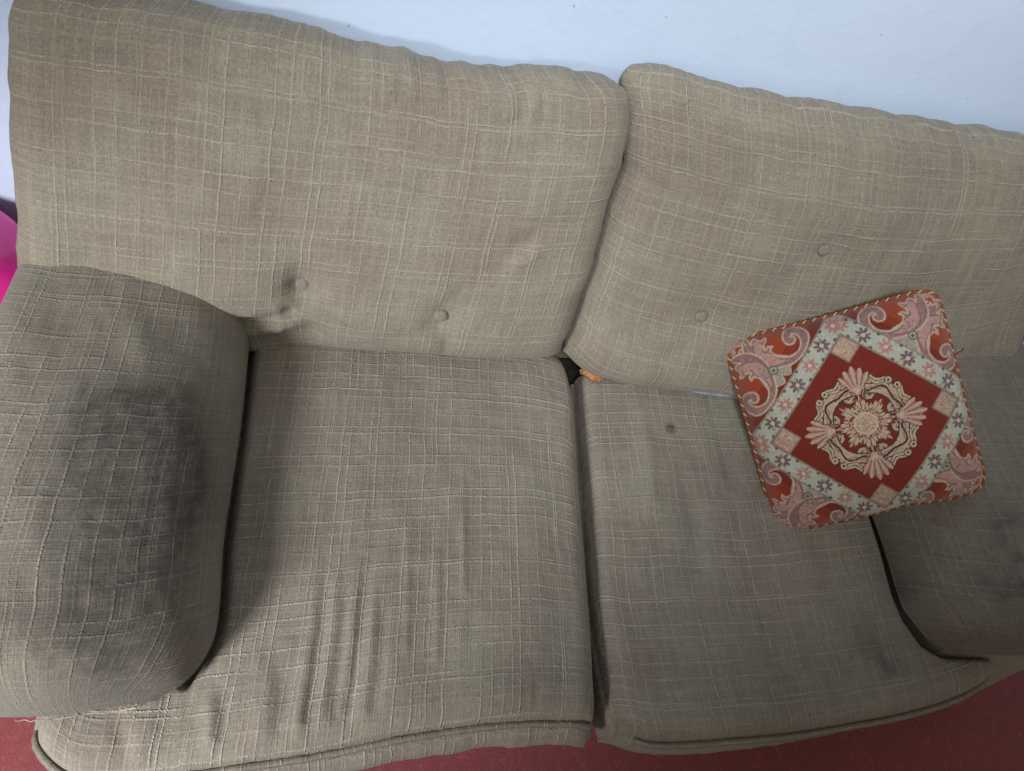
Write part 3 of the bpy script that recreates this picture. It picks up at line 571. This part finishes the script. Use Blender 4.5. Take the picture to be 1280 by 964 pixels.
        paint(fan & (np.abs(np.cos(np.pi * th / .3)) < .22) & (r > .09), DRED * .9); paint(fan & (r < .07) & (np.abs(th) < .5), CREAM, .15)
        for sg in (-1, 1):
            cx, cy = sg * .085, .262; rr = np.hypot(X - cx, Y - cy); paint(rr < .062, DARKL * 1.2); paint(rr < .052, BEIGE, .1); a = np.arctan2(Y - cy, (X - cx) * sg)
            spi = np.abs(((rr - .010 - .034 * ((a + 2.2) % (2 * np.pi)) / (2 * np.pi)))) < .006; paint(spi & (rr < .052), DARKL * 1.5)
    # scroll arcs of the wreath
    r = np.hypot(gx, gy); th = np.arctan2(gy, gx)
    for k in range(4):
        t0 = math.pi / 4 + k * math.pi / 2; d = (th - t0 + np.pi) % (2 * np.pi) - np.pi
        rc = .345 + .02 * np.cos(6 * d); w = .050 + .012 * np.cos(7 * d); m = (np.abs(d) < .56) & (np.abs(r - rc) < w) & ~((np.abs(r - rc - .02 * np.sin(9 * d)) < .010))
        paint((np.abs(d) < .58) & (np.abs(r - rc) < w + .012), DARKL * 1.2); paint(m, BEIGE * 1.05, .15); paint(m & (np.abs(r - rc - .012 * np.sin(18 * d)) < .008), srgb(170, 125, 110))
        for sg in (-1, 1):
            ro = .425 + .022 * np.sin(14 * d * sg); mo = (d * sg > .06) & (d * sg < .48) & (np.abs(r - ro) < .026); paint((d * sg > .04) & (d * sg < .50) & (np.abs(r - ro) < .034), DARKL); paint(mo, srgb(200, 180, 150), .15); paint(mo & (np.abs(r - ro) < .006), DGRN)
            ex, ey = (.445 * np.cos(t0 + sg * .10), .445 * np.sin(t0 + sg * .10)); rr = np.hypot(gx - ex, gy - ey); paint(rr < .036, DARKL); paint(rr < .029, CREAM); paint((rr < .012), DARKL * 1.5)
    # central star flower
    saw = np.abs(((th * 8 / (2 * np.pi)) % 1) - .5) * 2; R1 = .165 + .085 * saw ** 1.3 + .018 * np.cos(40 * th)
    paint(r < R1, srgb(198, 182, 156), .14); paint((r < R1 - .03) & (np.abs(np.sin(16 * th)) < .35) & (r > .11), srgb(150, 60, 48)); paint((r > .105) & (r < .15) & (nz2 > .1), srgb(140, 55, 45))
    paint(r < .104, srgb(206, 190, 164)); paint(r < .088, srgb(190, 160, 138), .3); paint((r < .088) & (nz2 > .2), srgb(214, 190, 160))
    C *= .72 * (1 + .07 * nz2 + .05 * np.sign(np.sin(PX * 520)))[..., None]
    return np.clip(C, 0, 1)
def pillow_mat():
    N = NT('woven_tapestry'); c = N.attr('weave', 'Color'); tc = N.n('ShaderNodeTexCoord').outputs['Object']
    uvn = N.n('ShaderNodeUVMap', uv_map='UVMap').outputs[0]
    lum = N.n('ShaderNodeRGBToBW'); N.t.links.new(c, lum.inputs[0]); rep = N.noise(uvn, 420, 2)
    N.bump(N.m('ADD', N.m('MULTIPLY', lum.outputs[0], 1.0), N.m('MULTIPLY', rep, .8)), .5, .0016)
    return N.fin(c, .85, .15, .15)
PC = np.array([.497, .432, .590]); PS = .382
wv = np.array([.511, -.582, .164]); ang = np.linalg.norm(wv); PR = np.array(Matrix.Rotation(ang, 3, Vector(wv / ang)))
pil = empty('throw_pillow', PC.tolist(), 'square red and cream tapestry pillow with twisted cord edge lying against the right armrest', 'pillow')
npl = 330; s = spacing(npl, .25); S, T = np.meshgrid(s * 2 - 1, s * 2 - 1, indexing='ij')
def pillow_outline(S, T):
    # rounded corners, sides drawn in a touch between them
    e = 11.0; q = (np.abs(S) ** e + np.abs(T) ** e) ** (1 / e) / np.maximum(np.maximum(np.abs(S), np.abs(T)), 1e-9)
    X, Y = S / q, T / q
    X = X * (1 - .030 * (1 - np.abs(T) ** 2) * np.abs(S)); Y = Y * (1 - .022 * (1 - np.abs(S) ** 2) * np.abs(T))
    Y = Y - .03 * spot(S, T, (.25, -1.0), .18, .35) * -1
    return X * PS / 2, Y * PS / 2
PXl, PYl = pillow_outline(S, T)
e2 = prof((1 - np.abs(S)) / .62, 2.0) * prof((1 - np.abs(T)) / .62, 2.0)
ht = .078 * e2 ** .85 + .0022 * fbm(S * 3, T * 3) * e2 - .010 * spot(S, T, (.86, .02), .06, .16) - .006 * spot(S, T, (.25, -.86), .2, .06)
def to_world(x, y, z): return PC + np.stack([x, y, z], -1) @ PR.T
# a slump: the lower right part bends down over the armrest
bend = -.018 * smooth(.3, 1.0, S) * smooth(.4, -1, T)
PF = to_world(PXl, PYl, ht + bend)
pf = mesh_obj('front_cover', PF.reshape(-1, 3), grid_faces(npl, npl), pillow_mat(), None, np.stack([S, T], -1).reshape(-1, 2) * .19, {'weave': tapestry(PXl / (PS / 2), PYl / (PS / 2)).reshape(-1, 3)}); put(pf, pil)
sb = slice(None, None, 5); Sb, Tb_ = S[sb, sb], T[sb, sb]; nb = Sb.shape[0]
idx = np.unique(np.r_[np.arange(0, npl, 5), npl - 1]); Sb, Tb_ = S[np.ix_(idx, idx)], T[np.ix_(idx, idx)]; nb = len(idx)
xb, yb = pillow_outline(Sb, Tb_); eb = prof((1 - np.abs(Sb)) / .62) * prof((1 - np.abs(Tb_)) / .62); bb = -.018 * smooth(.3, 1.0, Sb) * smooth(.4, -1, Tb_)
put(mesh_obj('back_cover', to_world(xb, yb, -.030 * eb ** .8 + bb).reshape(-1, 3), grid_faces(nb, nb, flip=True), simple('red_pillow_backing', (.28, .05, .03), .9, .1, 200, .2)), pil)
# twisted cord round the edge: one rust strand, one cream strand
q = np.linspace(-1, 1, 160, endpoint=False); per = np.r_[np.c_[q, -np.ones(160)], np.c_[np.ones(160), q], np.c_[-q, np.ones(160)], np.c_[-np.ones(160), -q]]
px_, py_ = pillow_outline(per[:, 0], per[:, 1]); pz = -.018 * smooth(.3, 1.0, per[:, 0]) * smooth(.4, -1, per[:, 1])
loop = np.c_[px_ * 1.006, py_ * 1.006, pz]; Ls = np.r_[0, np.cumsum(np.linalg.norm(np.diff(np.vstack([loop, loop[:1]]), axis=0), axis=1))]
nn_ = 1500; tt = np.linspace(0, Ls[-1], nn_, endpoint=False); LP = np.stack([np.interp(tt, Ls, np.r_[loop[:, k], loop[0, k]]) for k in range(3)], 1)
for _ in range(10): LP = (np.roll(LP, 1, 0) + 2 * LP + np.roll(LP, -1, 0)) / 4
Tn = np.roll(LP, -1, 0) - np.roll(LP, 1, 0); Tn /= np.linalg.norm(Tn, axis=1)[:, None]; outn = np.cross(Tn, [0, 0, 1.]); turns = round(Ls[-1] / .0185)
RUST = simple('rust_cord', (.25, .055, .020), .7, .2, 300, .3, .001); CRM = simple('cream_cord', (.45, .35, .21), .7, .2, 300, .2, .001)
for ph, mt, rr, nm in ((0, RUST, .0036, 'rust_cord_strand'), (math.pi, CRM, .0017, 'cream_cord_strand')):
    a = 2 * np.pi * turns * np.arange(nn_) / nn_ + ph; h = LP + .0017 * (np.cos(a)[:, None] * outn + np.sin(a)[:, None] * np.array([0, 0, 1.])) * (1.0 if ph == 0 else 1.6)
    V, F, uv = tube(to_world(h[:, 0], h[:, 1], h[:, 2]), rr, 6, True); put(mesh_obj(nm, V, F, mt), pil)
th = to_world(np.array([.19, .197, .203, .208]), np.array([.06, .066, .066, .070]), np.array([.0, .002, .0, -.004])); V, F, uv = tube(curve(th)(np.linspace(0, 1, 20)), .0016, 6); put(mesh_obj('loose_thread', V, F, RUST), pil)

# ------------------------------------------------------------------ small things at the edges of the view
# matching cushion beyond the right end
sc_ = empty('side_cushion', (1.02, .66, .45), 'dark sliver of a matching plaid cushion past the right back cushion', 'cushion')
k = 60; s = spacing(k); S, T = np.meshgrid(s, s, indexing='ij'); e = prof(np.minimum(S, 1 - S) / .3) * prof(np.minimum(T, 1 - T) / .22)
for sgn, nm in ((1, 'cover'), (-1, 'back_panel')):
    X = 1.005 + .24 * S + .012 * np.sin(T * 5); Y = .77 + .08 * T - sgn * .05 * e + .006 * fbm(S * 4, T * 5); Z = .20 + .58 * T
    put(mesh_obj(nm, np.stack([X, Y, Z], -1).reshape(-1, 3), grid_faces(k, k, flip=sgn < 0), GREY, None, np.stack([S * .24, T * .36], -1).reshape(-1, 2), {'dirt_shade': np.full(k * k, .25)}), sc_)
# bluish slip sticking out of the gap below the right back cushion
sl = curve([(0.256,0.565,0.436),(0.295,0.563,0.436),(0.331,0.562,0.436),(0.377,0.563,0.436)])(np.linspace(0, 1, 40)); V = []; F = []
for i, p in enumerate(sl):
    w = .010 * math.sin(math.pi * (i + 1) / 42) ** .5 + .001
    for (dy, dz) in ((-w * .4, .0), (0, .0035), (w, .010), (w, .0085), (0, .002), (-w * .4, -.0012)): V.append((p[0], p[1] + dy - .0195 - .002 * i / 40, p[2] + dz * .7 + .0195))
for i in range(39):
    for j in range(6): F.append((i * 6 + j, i * 6 + (j + 1) % 6, (i + 1) * 6 + (j + 1) % 6, (i + 1) * 6 + j))
F += [tuple(range(6))[::-1], tuple(39 * 6 + j for j in range(6))]
def slip_mat():
    N = NT('pale_blue_plastic'); tc = N.n('ShaderNodeTexCoord').outputs['Object']; sp = N.n('ShaderNodeSeparateXYZ'); N.t.links.new(tc, sp.inputs[0])
    c = N.mix(N.ramp(sp.outputs[0], .33, .37), (.20, .25, .33), (.17, .14, .33)); c = N.mix(N.ramp(N.noise(tc, 120, 3), .4, .65), c, (.34, .38, .45)); return N.fin(c, .35, .5)
tag(mesh_obj('plastic_slip', V, F, slip_mat()), 'thin pale blue and violet slip poking out of the gap left of the pillow', 'plastic slip')
# shiny pink plastic tub behind the left armrest
toy = empty('plastic_tub', (-1.135, .70, 0), 'shiny hot pink plastic tub behind the left armrest by the wall', 'tub')
PINKP = NT('hot_pink_plastic').fin((.90, .03, .36), .22, .5); nseg, mseg = 64, 40
pr = [(.02, .0), (.135, .004), (.150, .02), (.158, .12), (.165, .28), (.170, .42), (.174, .468), (.184, .474), (.188, .482), (.185, .492), (.172, .497), (.150, .512), (.120, .526), (.075, .536), (.03, .540), (.001, .541)]
V, F = [], []
for (r, z) in pr:
    for j in range(nseg):
        a = 2 * math.pi * j / nseg; V.append((-1.135 + r * math.cos(a), .70 + r * .96 * math.sin(a), z * .96 + .002 + .006 * max(0, math.cos(5 * a)) * (z > .5)))
for i in range(len(pr) - 1):
    for j in range(nseg): F.append((i * nseg + j, i * nseg + (j + 1) % nseg, (i + 1) * nseg + (j + 1) % nseg, (i + 1) * nseg + j))
put(mesh_obj('shell', V, F, PINKP), toy)
# printed purple bag standing in front of it
bag = None
def bag_mat():
    N = NT('printed_purple_plastic'); tc = N.n('ShaderNodeTexCoord').outputs['Object']
    a = N.noise(tc, 38, 3, .6); c = N.mix(N.ramp(a, .42, .58), (.36, .02, .25), (.30, .10, .42)); c = N.mix(N.ramp(N.noise(tc, 120, 3, .7), .60, .66), c, (.75, .60, .80)); c = N.mix(N.ramp(N.noise(tc, 22, 2), .62, .70), c, (.40, .06, .05)); return N.fin(c, .3, .5)
k = 30; s = spacing(k); S, T = np.meshgrid(s, s, indexing='ij'); VV = []; FF = []
for sgn in (1, -1):
    e = prof(np.minimum(S, 1 - S) / .3) * prof(T / .05) * (1 - .75 * T)
    X = -1.20 + .185 * S + .02 * T; Y = .50 - sgn * .06 * e + .012 * fbm(S * 5, T * 5 + sgn); Z = .004 + .33 * T + .015 * fbm(S * 3 + 9, T * 2)* T
    FF += grid_faces(k, k, len(VV) * k * k, flip=sgn < 0).tolist(); VV.append(np.stack([X, Y, Z], -1).reshape(-1, 3))
bag = mesh_obj('printed_bag', np.vstack(VV), FF, bag_mat()); tag(bag, 'purple printed plastic bag on the floor outside the left armrest', 'bag')

# stray fibres along the worn seams
def fibres(root, pts, n, L, mat, name='stray_fibres', zj=.002):
    V, F = [], []; P = curve(pts)(rng.random(n))
    for p in P:
        d = rng.normal(0, 1, 3); d[2] = abs(d[2]) * .5; d /= np.linalg.norm(d); l = L * (.4 + rng.random()); b = rng.normal(0, .35, 3)
        path = [p + d * l * u + b * l * u * u for u in np.linspace(0, 1, 5)]
        v, f, _ = tube(path, [.00042, .0004, .00036, .0003, .0002], 3); o = len(V); V += v.tolist(); F += [tuple(i + o for i in q) for q in f]
    o = mesh_obj(name, V, F, mat); put(o, root); o['kind'] = 'stuff'
ring = LSL[230:230 + 258:6]; ring = ring + [0, -.012, -.012]
fibres(lsc, ring[len(ring) // 3:], 110, .009, FRAY)
fibres(lsc, LSV[-1, ::8] + [0.001, 0, -.002], 120, .008, FRAY)
ring = RSL[230:230 + 258:6] + [0, -.008, -.012]
fibres(rsc, ring, 130, .008, FRAY); fibres(rsc, RSV[0, ::8] + [0, 0, .0], 90, .008, FRAY)
fibres(la, LAV[2, 4:200:6], 80, .007, FRAY)
